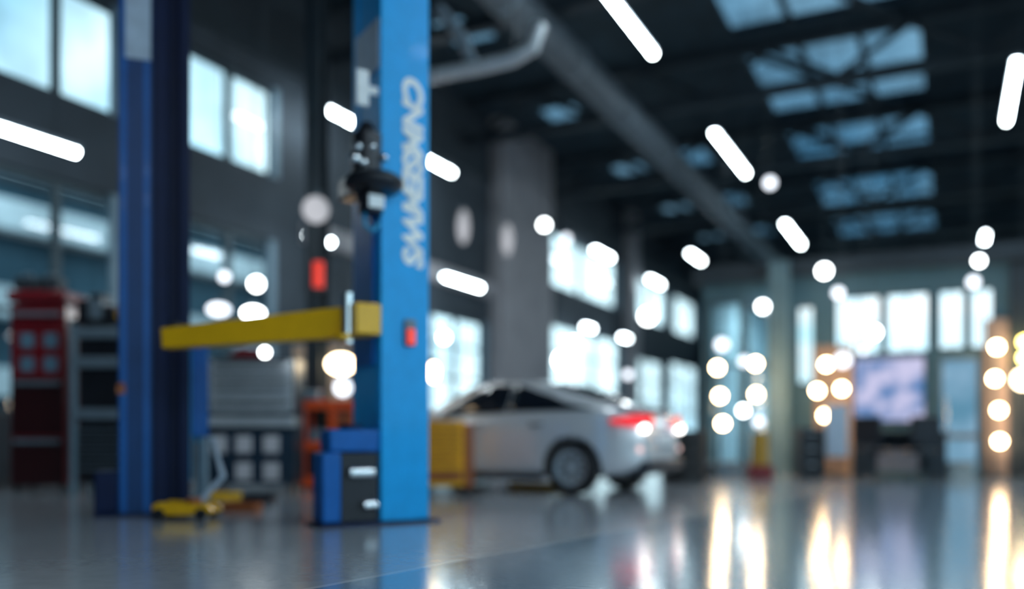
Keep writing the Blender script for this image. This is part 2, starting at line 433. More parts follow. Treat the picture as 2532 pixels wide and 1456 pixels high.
# diagonal wind braces under the big rooflights
ORD = ['nearest', 'second nearest', 'third nearest', 'fourth nearest', 'fifth nearest', 'sixth nearest', 'farthest']
for i, y in enumerate(TR[4:7]):
    o = MB().tube([(-4.1, 0.13, 9.45), (-0.9, 5.55, 9.45)], .09, 8).tube([(-0.9, 0.13, 9.45), (-2.55, 2.72, 9.45)], .07, 8).build('wind_brace', M_steel, loc=(0, y, 0))
    tag(o, 'dark diagonal brace below the large blue rooflights, %s of three' % ('nearest', 'middle', 'farthest')[i], 'brace', 'diagonal braces below the rooflights')

# long ventilation duct beside the tube lights
d = thing('ventilation_duct', 'long grey air duct running under the roof beside the tube lights', 'duct', (-6.6, 0, 8.0))
mb = MB(); mb.cyl((0, 8, 0), (0, 45, 0), .33, seg=24).build('duct_pipe', mat('dull duct steel', (.09, .12, .15), .55, .3), d)
for y in range(10, 45, 3): MB().cyl((0, y, 0), (0, y + .08, 0), .36, seg=24).build('duct_collar', M_grey, d)
for y in TR[3:]: MB().box(-.02, .02, y - .42, y - .38, .3, 1.6).build('duct_hanger', M_steel, d)
# bent pipe near the roof behind the blue post
d = thing('exhaust_pipe', 'pale grey bent exhaust pipe hanging high behind the blue lift post', 'pipe', (0, 0, 0))
P = [at(1060, 190, 12.5), at(1180, 168, 12.4), at(1270, 145, 12.3), at(1318, 118, 12.2), at(1335, 60, 12.2)]
MB().tube(P, .10).build('pipe', M_silver, d)
MB().tube([at(1172, 165, 12.4), at(1140, 90, 12.4), at(1085, 20, 12.5)], .085).build('branch_pipe', M_grey, d)
q = at(1270, 145, 12.3); MB().cyl(q, (q.x, q.y, ZR), .02).build('hanger_rod', M_steel, d)

# ---------------------------------------------------------------- office front across the right of the hall
YP = 17.5; ZP = 3.72
def ox(px): return on_y(px, AY, YP).x
def oz(py): return HC + (AY - py) / (F / 15.9)
XO0 = ox(1738)
oh = [(ox(1746), ox(1832), .15, oz(712)), (ox(1840), ox(1902), .15, oz(712)),
      (ox(1968), ox(2014), oz(945), oz(735)), (ox(2062), ox(2180), oz(872), oz(718)), (ox(2188), ox(2300), oz(872), oz(718)),
      (ox(2318), ox(2388), oz(868), oz(718)), (ox(2396), ox(2460), oz(868), oz(718)),
      (ox(2322), ox(2424), .04, oz(885))]
mb = MB(); panel(XO0, XR, 0, ZP, oh, lambda a, b_, c, d: mb.box(a, b_, YP, YP + .2, c, d)); struct(mb.build('wall_office', mat('teal office cladding', (0.07, 0.15, 0.19), 0.5)))
struct(MB().box(XO0, XO0 + .2, YP + .2, YP + 5, 0, ZP).build('wall_office_side', mat('office inner wall', (.62, .80, .86), .8)))
struct(MB().box(XO0 - .15, XR, YP - .25, YP + 5.2, ZP, ZP + .3).build('ceiling_office', M_steel))
struct(MB().box(XO0, XR, YP + 5, YP + 5.2, 0, ZP).build('wall_office_back', mat('office inner wall', (.62, .80, .86), .8)))
wn = 40
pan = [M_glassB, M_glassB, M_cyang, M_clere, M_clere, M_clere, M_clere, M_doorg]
for i, (a, b_, c, d) in enumerate(oh):
    door = i == 7
    w = bpy.data.objects.new('door_1' if door else 'window_%d' % wn, None); wn += 1
    COL.objects.link(w); w.location = ((a + b_) / 2, YP + .1, c); struct(w)
    A = (b_ - a) / 2; H = d - c
    f = MB(); e = .05
    f.box(-A, A, -.05, .05, 0, e).box(-A, A, -.05, .05, H - e, H).box(-A, -A + e, -.05, .05, e, H - e).box(A - e, A, -.05, .05, e, H - e)
    if door: f.box(-A + e, A - e, -.05, .05, .62, .72)
    elif H > 1.6: f.box(-A + e, A - e, -.05, .05, H * .6, H * .6 + .06)
    else: f.box(-.012, .012, -.03, .03, e, H - e)
    f.build('window_frame' if not door else 'door_frame', M_grey if door else M_frame, w)
    MB().box(-A + .02, A - .02, -.01, .01, .02, H - .02).build('pane', pan[i], w)
    if door: MB().cyl((-A + .12, -.10, .75), (-A + .12, -.10, 1.35), .018).cyl((-A + .12, -.10, .8), (-A + .12, 0, .8), .01).cyl((-A + .12, -.10, 1.3), (-A + .12, 0, 1.3), .01).build('door_handle', M_chrome, w)
# ceiling panels inside the office
mo = None
for i in range(3):
    p = (XO0 + 1.2 + i * 1.4, YP + 2.6, ZP - .07)
    if mo is None:
        mo = thing('ceiling_panel_light', 'square white ceiling panel light inside the glazed office, leftmost of three', 'light', p, 0, 'panel lights in the office ceiling')
        MB().box(-.4, .4, -.4, .4, .02, .07).build('frame', M_frame, mo); MB().box(-.36, .36, -.36, .36, 0, .02).build('diffuser', M_cyang if False else lit('office panel glow', (.8, .95, 1), (.9, 1, 1), 34), mo)
    else: dup(mo, p, label='square white ceiling panel light inside the glazed office, %s' % ('', 'middle of three', 'rightmost of three')[i])
# tall grey-green column at the office front and brown post at its right end
M_ggreen = mat('grey-green column paint', (0.13, 0.22, 0.26), 0.55)
p = ox(1935); struct(MB().box(-.17, .17, -.22, .0, 0, ZP + .25).build('trim_%d' % k, M_ggreen, loc=(p, YP - .26, 0))); k += 1
M_brown = mat('warm brown post cladding', (0.25, 0.19, 0.17), 0.6)
p = (ox(2434) + ox(2492)) / 2; hw = (ox(2492) - ox(2434)) / 2
struct(MB().box(-hw, hw, -.12, .0, 0, oz(800)).build('trim_%d' % k, M_brown, loc=(p, YP - .0, 0))); k += 1
p = ox(2508); struct(MB().box(-.07, .35, -.10, .0, 0, ZP).build('trim_%d' % k, M_steel, loc=(p, YP - .0, 0))); k += 1
# wooden backing board behind the cluster of bulbs
p = (ox(2020) + ox(2104)) / 2
tag(MB().box(-.33, .33, -.06, -.006, 0, oz(845)).build('wooden_panel', M_tan, loc=(p, YP, 0), bevel=.01), 'upright tan wooden panel behind the cluster of four warm bulbs', 'panel')

# ---------------------------------------------------------------- screen and furniture before the office
a = on_y(2108, 885, YP - .1); b2 = on_y(2290, 1045, YP - .1)
s = thing('wall_screen', 'large wall screen with a blurry lavender and blue picture on the office front', 'screen', ((a.x + b2.x) / 2, YP - .08, b2.z))
hw = (b2.x - a.x) / 2; hh = a.z - b2.z
MB().box(-hw, hw, -.03, .08, 0, hh).build('screen_housing', M_dark, s, bevel=.01)
MB().box(-hw + .03, hw - .03, -.036, -.03, .03, hh - .03).build('display', M_screen, s)

# ================================================================ LIGHTS OF THE PLACE
def tube_light(length, z, label, group):
    r = thing('tube_light', label, 'light', (0, 0, z), 0, group)
    MB().box(-.07, .07, 0, length, .03, .09).build('housing', M_grey, r)
    MB().cyl((0, .02, 0), (0, length - .02, 0), .055, seg=12).build('diffuser', M_tube, r)
    for y in (.3, length - .3): MB().cyl((0, y, .09), (0, y, ZR - z), .008, seg=6).build('suspension_cable', M_steel, r)
    return r
X1 = -4.38
def end_y(px, py, z): return at_z(px, py, z).y
rowA = [(12.2, 2.9), (end_y(1762, 328, 7), 3.2), (end_y(1948, 552, 7), 3.6)]
names = ['long white tube light cut by the top edge, nearest of its diagonal row', 'long white tube light second along the diagonal row above the hall', 'long white tube light third along the diagonal row, beside the duct end']
base = tube_light(3.2, 7.0, names[1], 'tube lights in the central row')
base.location = (X1, rowA[1][0], 7.0)
p1 = at_z(1612, 135, 7.0)
dup(base, (X1, p1.y - 3.2, 7.0), label=names[0]); dup(base, (X1, rowA[2][0], 7.0), label=names[2])
p2 = at_z(2488, 300, 7.0)
dup(base, (p2.x, p2.y - 3.2, 7.0), label='pale tube light at the right edge of the picture under the roof', group='tube lights in the right row')
base2 = tube_light(1.6, 7.0, 'white tube light', None)
p = at_z(2440, 578, 7.0); base2.location = (1.0, p.y, 7.0); base2['label'] = 'short bright tube light at the right, second of the right-hand row'; base2['group'] = 'tube lights in the right row'
def short(px, py, z, label, group):
    p = at_z(px, py, z); p.y -= .8
    return dup(base2, (p.x, p.y, z), label=label, group=group)
gB = 'tube lights in the row by the left wall'
for px, py, lab in ((828, 280, 'white tube light seen just left of the near blue post, by the small white stripe'),
                    (1075, 405, 'white tube light partly hidden behind the right edge of the blue post'),
                    (1490, 628, 'white tube light across the top of the bright far window'),
                    (1620, 697, 'white tube light right of the bright far window')):
    o = short(px, py, 7.0, lab, gB); 
gD = 'low tube lights along the left wall'
base3 = tube_light(1.7, 4.3, 'long low tube light at the left edge over the tool racks', gD)
p = at_z(192, 378, 4.3); base3.location = (p.x, p.y - 1.7, 4.3)
p = at_z(1145, 698, 4.3); dup(base3, (p.x, p.y - .85, 4.3), label='low white tube light just right of the blue post above the car')
base4 = None
for px, py, lab in ((1455, 810, 'small low tube light below the far windows, left of a pair'), (1545, 835, 'small low tube light below the far windows, right of a pair'), (790, 590, 'low tube light left of the blue post above the red beacon')):
    p = at_z(px, py, 4.3)
    if base4 is None: base4 = tube_light(.7, 4.3, lab, gD); base4.location = (p.x, p.y - .35, 4.3)
    else: dup(base4, (p.x, p.y - .35, 4.3), label=lab)
for px, py, lab in ((1720, 636, 'tube light high between the duct end and the far left windows'),):
    short(px, py, 7.0, lab, 'tube lights over the far bay')
# right row carries on unseen; two outer rows are added for more light
gR = 'tube lights of the rows outside the picture'
WHERE = ['over the near floor', 'above the viewer', 'behind the viewer', 'before the office', 'close to the office front']
for x, nm in ((1.0, 'right row'), (3.3, 'added second row from the right wall'), (5.4, 'added row along the right wall')):
    for i, y in enumerate((5.4, -1.5, -7.5, 9.5, 13.3)):
        if x < 2 and i > 2: continue
        dup(base, (x, y, 7.0), label='white tube light in the %s, %s' % (nm, WHERE[i]), group=gR)

def pendant(px, py, t, r, m_, label, group='round pendant lamps', sz=1.0, top=ZR):
    p = at(px, py, t)
    o = thing('pendant_lamp', label, 'lamp', p, 0, group)
    MB().ball((0, 0, 0), r, sz).build('globe', m_, o)
    MB().cyl((0, 0, r * sz * .9), (0, 0, r * sz + .06), r * .35).build('cap', M_frame, o)
    MB().cyl((0, 0, r * sz + .05), (0, 0, top - p.z), .006, seg=6).build('cable', M_steel, o)
    return o
def tx(px, X): return X / (FWD.x + RIGHT.x * (px - AX) / F)
PEND = [
 (2038, 670, 15.6, .10, M_pend, 'white round pendant at the foot of the diagonal row of tube lights'),
 (2073, 724, 14.4, .085, M_pendd, 'dim round pendant just above the left end of the bright office windows'),
 (2421, 645, 14.4, .07, M_pend, 'white round pendant at the right, upper of two over the office'),
 (2407, 697, 14.6, .09, M_pendd, 'dim round pendant at the right, lower of two over the office'),
 (1800, 702, 20.5, .16, M_pend, 'white pendant over the far bay, left of the grey-green column'),
 (1886, 758, 17.0, .09, M_pend, 'white pendant lowest over the far bay, beside the grey-green column'),
 (1346, 556, 22.0, .10, M_pend, 'round white pendant at the top left corner of the bright far window'),
 (1400, 590, 23.5, .10, M_pendd, 'faint pendant across the top of the bright far window'),
 (1904, 452, 17.0, .10, M_pendd, 'faint lamp touching the end of the second tube light'),
 (781, 518, 11.3, .17, M_pendg, 'large faint globe lamp left of the machinery on the blue post'),
 (880, 505, 9.0, .05, M_pendd, None),
 (555, 684, tx(555, -10.6), .08, M_pendd, 'globe standing for a reflection in the lower wall window, upper left of four'),  # this and the next four globes imitate lamp reflections in the window
 (634, 702, tx(634, -10.4), .10, M_pend, 'globe standing for a reflection in the lower wall window, upper right of four'),
 (541, 765, tx(541, -10.2), .17, M_pendd, 'globe standing for a window reflection above the yellow arm, lower left of four'),
 (626, 774, tx(626, -10.0), .16, M_pend, 'globe standing for a window reflection above the yellow arm, lower right of four'),
 (655, 871, 10.5, .05, M_pend, 'small bright globe standing for a window reflection below the yellow arm above the silver tool chest'),
 (1098, 834, 15.0, .08, M_pend, 'round white pendant right of the blue post over the amber drawers'),
 (1420, 846, 22.0, .10, M_pend, 'white globe lamp above the car roof, right of a pair'),
 (1392, 890, 21.0, .18, M_pend, 'large white globe lamp above the car roof, left of a pair'),
 (1602, 782, 24.0, .17, M_pend, 'white globe lamp below the second far window'),
 (1553, 926, 18.0, .08, M_pendd, 'faint small globe behind the car tail'),
 (1785, 852, 16.6, .11, M_pendd, 'faint tall globe lamp above the left string of bulbs'),
 (1838, 1015, 16.6, .08, M_pend, 'white globe lamp between the two left strings of bulbs'),
 (2160, 822, 15.3, .10, M_pend, 'white globe lamp in front of the wide office window'),
 (2084, 890, 14.9, .12, M_pendd, 'dim white globe beside the top bulb of the four'),
 (2135, 868, 15.4, .05, M_pendd, 'faint small globe at the top left corner of the screen'),
]
for px, py, t_, r, m_, lab in PEND:
    if lab: pendant(px, py, t_, r, m_, lab, sz=0.55 if r in (.17, .16) and px < 700 else 1.0)
for px, py, lab in ((1146, 560, 'dim upright lamp under the roof right of the blue post, left of two'), (1255, 592, 'dim upright lamp under the roof right of the blue post, right of two')):
    pendant(px, py, 18.6 if px < 1200 else 20.0, .12, M_pendg, lab, 'dim upright lamps', sz=3.0)
pendant(843, 900, 12.2, .19, M_warm, 'bright warm lamp under the yellow arm beside the blue post', 'warm hanging lamps', .7)
pendant(1072, 920, 11.5, .07, M_warm, 'warm oval lamp at the right edge of the blue post', 'warm hanging lamps', 1.8)
pendant(848, 958, 13.4, .12, M_pendd, 'pale pinkish globe below the bright warm lamp', 'warm hanging lamps')

# upright strings of warm bulbs in front of the office
def bulb_column(px, t, bulbs, label, m_=M_bulb, r=.085, dim=()):
    base_ = at_ground(px, t)
    o = thing('bulb_stand', label, 'lamp', base_, YAW, 'stands of warm bulbs before the office')
    k_ = F / t
    top = max(HC + (AY - by) / k_ for bx, by in bulbs)
    MB().cyl((0, .12, .02), (0, .12, top + .15), .025).build('pole', M_steel, o)
    MB().lathe([(0, 0), (.2, 0), (.2, .02), (.03, .05), (0, .05)], Matrix.Translation((0, .12, 0))).build('foot', M_steel, o)
    for i, (bx, by) in enumerate(bulbs):
        x = (bx - px) / k_; z = HC + (AY - by) / k_
        MB().ball((x, 0, z), r).build('globe_bulb', M_pendd if i in dim else m_, o)
        MB().cyl((x, .06, z), (0, .12, z), .03).build('socket', M_steel, o)
    return o
bulb_column(1779, 15.8, [(1774, 909), (1780, 979), (1787, 1047)], 'stand of three warm bulbs, leftmost before the office')
bulb_column(1868, 16.0, [(1868, 899), (1840, 893), (1870, 975), (1876, 1042)], 'stand of warm bulbs just left of the grey-green column', dim=(1, 3))
bulb_column(2046, 15.8, [(2043, 901), (2021, 966), (2081, 961), (2040, 1027)], 'stand with four clustered warm bulbs between grey-green column and screen')
bulb_column(2466, 15.0, [(2465, 858), (2460, 936), (2470, 1014), (2472, 1091)], 'tall stand of four warm bulbs near the right edge')
bulb_column(2538, 15.0, [(2534, 845), (2534, 884)], 'stand with two yellow bulbs cut by the right edge', m_=M_yelb)
pendant(2530, 938, 14.6, .15, M_warm, 'large warm lamp cut by the right edge', 'warm hanging lamps')

# ================================================================ THE VEHICLE LIFT
# near post
def rot(deg): return YAW + math.radians(deg)
T2 = 7.15
pb = at_ground(942, T2)
post = thing('lift_post', 'near bright blue vehicle lift post with white vertical lettering', 'car lift', pb, rot(32))
# local: x along the bright face to the right, y away; the corner nearest the viewer is the origin
HP = 5.4
c = MB()
c.box(0, .43, 0, .03, 0, HP)                                   # broad face
c.box(.40, .43, .03, .60, 0, HP)                               # right side
c.box(0, .43, .57, .60, 0, HP)                                 # back
c.box(0, .03, .03, .13, 0, HP); c.box(0, .03, .47, .57, 0, HP)  # lips of the channel
c.build('column', M_post, post, bevel=.006)
MB().box(.012, .38, .13, .47, .02, HP - .05).build('inner_track', M_post, post)
MB().box(-.006, .012, .03, .57, .78, 1.36).build('channel_cover', M_post, post)
MB().box(0, .5, -.08, .66, 0, .025).box(-.54, 0, -.08, .24, 0, .025).build('base_plate', M_navy, post, bevel=.005)
# power box at the foot with its dark opening
pbx = MB(); pbx.box(-.50, -.34, -.02, .20, .025, .58).box(-.34, -.02, .16, .20, .025, .58).box(-.44, -.02, -.02, .20, .58, .76).build('control_box', M_blue, post, bevel=.02)
MB().box(-.335, -.03, .0, .155, .03, .57).build('motor_recess', M_dark, post)
MB().cyl((-.28, -.02, .42), (-.08, -.02, .42), .045).build('chrome_coupling', M_chrome, post)
MB().cyl((-.16, -.02, .16), (-.05, -.02, .16), .04).build('chrome_plug', M_chrome, post)
MB().cyl((-.22, .09, .76), (-.22, .09, .80), .09).build('box_lid', M_navy, post)
# sliding carriage carrying the arm
zc = 1.64
MB().box(-.035, .02, .10, .50, zc - .35, zc + 1.1).build('carriage', M_blue, post, bevel=.008)
MB().box(-.24, -.02, -.06, .22, zc - .13, zc + .12).build('arm_knuckle', M_yel, post, bevel=.015)
MB().cyl((-.26, .06, zc - .20), (-.26, .06, zc + .20), .05).build('hinge_pin', M_chrome, post)
MB().cyl((-.30, .05, zc - .17), (-.30, .05, zc - .13), .07).build('pin_washer', M_yel, post)
# arm, reaching left and a little away, sagging slightly
inv = (Matrix.Translation(pb) @ Matrix.Rotation(rot(32), 4, 'Z')).inverted()
A0 = inv @ at(890, 795, T2 - .02); A1 = inv @ at(408, 838, T2 + .18)
dv = (A1 - A0); L = dv.length; ex = dv.normalized(); ey = Vector((0, 0, 1)).cross(ex).normalized(); ez = ex.cross(ey)
MM = Matrix(((ex.x, ey.x, ez.x, A0.x), (ex.y, ey.y, ez.y, A0.y), (ex.z, ey.z, ez.z, A0.z), (0, 0, 0, 1)))
MB().add([MM @ Vector(v) for v in ((0, -.07, -.125), (0, .07, -.125), (0, .07, .125), (0, -.07, .125), (L, -.07, -.085), (L, .07, -.085), (L, .07, .085), (L, -.07, .085))],
         [(0, 1, 2, 3), (4, 7, 6, 5), (0, 4, 5, 1), (1, 5, 6, 2), (2, 6, 7, 3), (3, 7, 4, 0)]).build('lifting_arm', M_yel, post, bevel=.012)
MB().cyl(MM @ Vector((L - .1, 0, .08)), MM @ Vector((L - .1, 0, .12)), .06).build('lifting_pad', M_black, post)
# hydraulic unit high on the post
u = MB(); u.ball((-.07, -.02, 2.72), .24, .42).box(-.25, .04, -.02, .3, 2.62, 2.80).build('hydraulic_unit', M_dark, post, bevel=.02)
MB().cyl((-.10, .05, 2.80), (-.10, .05, 3.12), .12).build('pump_motor', M_dark, post)
MB().cyl((-.10, .05, 3.12), (-.10, .05, 3.22), .09, .04).build('motor_cap', M_dark, post)
for x, z, r in ((-.22, 2.98, .035), (-.10, 3.0, .03), (.0, 2.93, .032), (-.25, 2.88, .05), (-.18, 2.86, .04)):
    MB().ball((x, -.06, z), r).build('pipe_fitting', M_chrome, post)
MB().cyl((.02, -.06, 2.76), (.02, -.02, 2.76), .05).build('filler_cap', M_yel, post)
MB().box(-.27, -.16, -.05, 0, 2.66, 2.72).build('valve_block', M_copper, post)
MB().cyl((-.10, -.02, 2.48), (-.10, -.02, 2.62), .10).build('oil_tank', M_dark, post)
MB().box(-.16, -.03, -.135, -.12, 2.50, 2.60).cyl((-.10, -.12, 2.55), (-.10, -.02, 2.55), .04).build('white_gauge', M_white, post)
MB().tube([(-.14, 0, 2.48), (-.16, -.04, 2.38), (-.10, -.06, 2.32), (-.04, -.04, 2.40)], .02, 8).build('hydraulic_hose', M_cyan, post)
# warning sticker, narrow white plate put in for a bright reflection
MB().box(-.012, 0, .03, .50, 3.68, 4.08).build('paper_sticker', M_lilac, post)
MB().box(-.20, -.09, .02, .05, 3.34, 3.63).box(-.09, 0, .03, .05, 3.45, 3.52).build('glint_plate', M_white, post, bevel=.01)
# lettering, unreadable in the picture beyond the letter shapes
cu = bpy.data.curves.new('lettering', 'FONT'); cu.body = 'CNMSEMWS'; cu.size = .30; cu.extrude = .004; cu.shear = .25; cu.offset = .015; cu.space_character = 1.0
to = bpy.data.objects.new('tmp', cu); COL.objects.link(to); bpy.context.view_layer.update()
me = bpy.data.meshes.new_from_object(to.evaluated_get(bpy.context.evaluated_depsgraph_get()))
bpy.data.objects.remove(to)
x0 = min(v.co.x for v in me.vertices); x1 = max(v.co.x for v in me.vertices); y0 = min(v.co.y for v in me.vertices); y1 = max(v.co.y for v in me.vertices)
for v in me.vertices:       # turn it to read downwards on the broad face
    s_, t_ = (v.co.x - x0) / (x1 - x0), (v.co.y - y0) / (y1 - y0)
    v.co = Vector((.185 + .19 * t_, -.004 + (v.co.z * 1.0), 3.64 - 1.56 * s_))
me.materials.clear(); me.materials.append(M_decal)
lt = bpy.data.objects.new('white_lettering', me); COL.objects.link(lt); lt.parent = post
# red switch
MB().box(.20, .30, -.03, 0, 1.44, 1.66).build('switch_box', M_grey, post, bevel=.01)
MB().box(.215, .285, -.05, -.03, 1.45, 1.58).build('red_switch', M_redl, post, bevel=.01)
tp = MB().box(-.05, .5, -.05, .65, HP, HP + .04).build('top_plate', M_navy, post)

# far post
pf = at_ground(385, 7.95)
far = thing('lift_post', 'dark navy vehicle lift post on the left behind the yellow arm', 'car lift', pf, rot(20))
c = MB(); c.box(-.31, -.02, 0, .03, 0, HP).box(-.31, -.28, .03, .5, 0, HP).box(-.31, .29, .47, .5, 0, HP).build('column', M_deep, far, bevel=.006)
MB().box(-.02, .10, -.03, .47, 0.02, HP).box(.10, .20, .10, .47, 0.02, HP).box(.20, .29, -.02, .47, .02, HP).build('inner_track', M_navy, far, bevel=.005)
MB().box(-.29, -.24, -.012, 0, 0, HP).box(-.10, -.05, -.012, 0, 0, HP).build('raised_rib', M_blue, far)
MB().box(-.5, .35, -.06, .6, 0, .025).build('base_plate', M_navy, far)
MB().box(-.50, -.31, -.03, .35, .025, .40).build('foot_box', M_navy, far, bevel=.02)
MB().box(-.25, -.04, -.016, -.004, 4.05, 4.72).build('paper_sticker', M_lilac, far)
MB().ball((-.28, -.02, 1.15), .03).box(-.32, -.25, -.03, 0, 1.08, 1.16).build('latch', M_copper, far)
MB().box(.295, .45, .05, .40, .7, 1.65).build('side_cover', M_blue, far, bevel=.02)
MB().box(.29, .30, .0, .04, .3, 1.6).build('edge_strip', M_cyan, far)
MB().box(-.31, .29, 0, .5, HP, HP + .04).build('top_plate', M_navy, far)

# pale blue upright beside the far post
pp = at_ground(500, 9.2)
o = thing('equipment_stand', 'narrow upright stand with cyan strip between dark post and silver chest', 'stand', pp, YAW)
MB().box(-.05, .05, -.05, .05, 0, 1.62).build('upright', M_reveal, o, bevel=.01)
MB().box(-.055, -.01, -.06, -.05, .65, 1.3).build('cyan_strip', M_cyan, o)
MB().box(-.16, .16, -.16, .16, 0, .03).build('foot', M_dark, o)
# yellow floor jack with its pale handle
pj = on_floor(495, 1282)
o = thing('floor_jack', 'low yellow floor jack with a pale handle on the floor by the dark post', 'jack', pj, rot(0))
MB().prism([(-.36, .04), (.10, .04), (.16, .07), (.10, .13), (-.30, .15), (-.36, .12)], -.14, -.09).prism([(-.36, .04), (.10, .04), (.16, .07), (.10, .13), (-.30, .15), (-.36, .12)], .09, .14).box(-.3, 0, -.09, .09, .06, .10).build('chassis', M_yel, o, bevel=.008)
for x in (-.30, .06):
    for y in (-.17, .14): MB().cyl((x, y, .05), (x, y + .03, .05), .05).build('wheel', M_dark, o)
MB().cyl((-.05, 0, .12), (-.05, 0, .18), .06).build('saddle', M_copper, o)
MB().tube([(-.02, .05, .14), (.10, .3, .35), (-.02, .34, .7)], .028, 10).build('handle', M_lilac, o)
# scattered small parts on the floor
for i, (px, py, m_, lab) in enumerate(((600, 1262, M_copper, 'rust coloured tool tray on the floor right of the jack'), (640, 1240, M_dark, 'dark tool tray on the floor before the silver chest'), (560, 1235, M_yel, 'small yellow tray on the floor behind the jack'))):
    p = on_floor(px, py)
    o = thing('tool_tray', lab, 'tray', p, rot(10 * i - 8))
    MB().box(-.16, .16, -.1, .1, 0, .015).box(-.16, .16, -.1, -.09, .015, .08).box(-.16, .16, .09, .1, .015, .08).box(-.16, -.15, -.09, .09, .015, .08).box(.15, .16, -.09, .09, .015, .08).build('tray', m_, o)
    MB().tube([(-.12, 0, .05), (.1, .03, .05)], .014, 8).box(.08, .14, 0, .06, .03, .07).build('wrench', M_chrome, o)

# ================================================================ CABINETS AND CARTS
def caster(parent, x, y, r=.05):
    MB().cyl((x - .018, y, r), (x + .018, y, r), r).box(x - .03, x + .03, y - .02, y + .02, r, 2 * r + .02).build('caster', M_black, parent)
# red cabinet at the left
pr = at_ground(108, 11.2)
o = thing('tool_cabinet', 'tall dark red tool cabinet at the left edge with four pale square labels', 'cabinet', pr, rot(0))
kk = F / 11.2
def lz(py): return HC + (AY - py) / kk
MB().box(-.42, .28, 0, .5, .10, lz(750)).build('body', M_red, o, bevel=.01)
MB().box(-.45, .29, -.04, .55, lz(745), lz(718)).build('lid', M_red, o, bevel=.02)
for i, (a, b_) in enumerate(((768, 800), (812, 935), (938, 1075), (1082, 1200))):
    dr = MB().box(-.40, .26, -.02, 0, lz(b_), lz(a)).build('drawer' if i != 1 else 'door', M_red if i < 2 else mat('very dark red enamel', (.03, .003, .005), .4), o, bevel=.008)
    if i != 1: MB().box(-.36, .22, -.05, -.02, lz(a) - .07, lz(a) - .02).build('handle', M_grey, dr)
    else:
        for px in (70, 128):
            for py in (842, 900):
                x = (px - 108) / kk; MB().box(x - .085, x + .085, -.028, -.02, lz(py) - .09, lz(py) + .09).build('square_label', mat('pale blue label', (.12, .24, .34), .5), dr)
for x, y in ((-.36, .06), (.22, .06), (-.36, .44), (.22, .44)): caster(o, x, y)
# grey rack beside it
pg = at_ground(240, 11.0)
o = thing('tool_rack', 'grey steel rack with dark drawers between the red cabinet and dark post', 'rack', pg, rot(0))
kk = F / 11.0
def gz(py): return HC + (AY - py) / kk
f = MB()
for x in (-.33, .33):
    for y in (0, .5): f.box(x, x + .06, y, y + .05, 0, gz(801))
f.build('upright', M_reveal, o)
MB().box(-.27, .33, .08, .5, .12, gz(802)).build('cabinet_body', M_dark, o)
for a, b_ in ((808, 835), (882, 908), (1010, 1036)):
    MB().box(-.27, .33, -.01, .5, gz(b_), gz(a)).build('shelf', M_grey, o, bevel=.005)
for a in (1060, 1084, 1108, 1132, 1156):
    dr = MB().box(-.26, .32, .03, .08, gz(a + 20), gz(a)).build('drawer', M_dark, o)
    MB().box(-.26, .28, .015, .03, gz(a + 5), gz(a + 1)).build('handle', M_grey, dr)
MB().box(-.33, .39, 0, .55, gz(800), gz(788)).build('top_shelf', M_dark, o)
for i, (x, w_, h_, m_, lab) in enumerate(((-.23, .08, .25, M_dark, 'dark equipment box at the left on top of the grey rack'), (-.07, .10, .33, M_grey, 'grey equipment box in the middle on top of the grey rack'), (.09, .08, .18, M_dark, 'low dark box on top of the grey rack'), (.26, .08, .13, M_yel, 'yellow box on top of the grey rack beside the dark post'))):
    p = pg + RIGHT * x + FWD * .25; p.z = gz(788) + .002
    q = thing('equipment_box', lab, 'box', p, rot(0))
    MB().box(-w_ / 2 - .03, w_ / 2 + .03, -.15, .15, 0, h_ * .8).build('body', m_, q, bevel=.01)
    MB().box(-w_ / 2 - .035, w_ / 2 + .035, -.155, .155, h_ * .8, h_).build('lid', M_dark if i != 3 else M_copper, q, bevel=.01)
for i, (px, py) in enumerate(((70, 690), (130, 682))):
    p = at(px, 718, 11.4)
    q = thing('tool_case', ('dark tool case on the red cabinet lid, left of two', 'dark tool case on the red cabinet lid, right of two')[i], 'case', p, rot(0))
    MB().box(-.13, .13, -.12, .12, 0, .16).build('body', M_steel, q, bevel=.02); MB().tube([(-.06, 0, .16), (-.05, 0, .21), (.05, 0, .21), (.06, 0, .16)], .012, 8).build('handle', M_grey, q)

# silver tool chest
ps = at_ground(622, 11.2)
o = thing('tool_chest', 'silver and dark rolling tool chest below the yellow arm', 'tool chest', ps, rot(0))
kk = F / 11.2
MB().box(-.55, .55, 0, .5, .12, lz(885)).build('body', mat('dark navy steel', (.02, .04, .06), .4, .4), o, bevel=.01)
for i, (a, b_) in enumerate(((892, 912), (914, 936), (938, 960), (962, 990), (992, 1018))):
    dr = MB().box(-.52, .52, -.03, 0, lz(b_), lz(a)).build('drawer', M_silver, o, bevel=.006)
    MB().box(-.46, .46, -.055, -.03, lz(a) - .035, lz(a) - .01).build('handle', M_chrome if i % 2 else M_dark, dr)
MB().box(-.56, .55, -.06, .5, lz(1055), lz(1030)).build('work_ledge', M_silver, o, bevel=.01)
for py in (1098, 1165):
    dr = MB().box(-.52, .52, -.02, 0, lz(py + 32), lz(py - 32)).build('door', mat('blue-black steel', (.02, .045, .08), .35, .3), o, bevel=.006)
    for px in (542, 604, 672):
        if py > 1120 and px == 542: continue
        x = (px - 622) / kk; MB().box(x - .10, x + .10, -.035, -.02, lz(py) - .11, lz(py) + .11).build('pale_bin', mat('pale grey bin', (.62, .60, .64), .4), dr, bevel=.02)
for x, y in ((-.48, .06), (.48, .06), (-.48, .44), (.48, .44)): caster(o, x, y)
p = at(618, 886, 11.45); q = thing('tool_bag', 'small red tool bag on top of the silver tool chest', 'bag', p, rot(0))
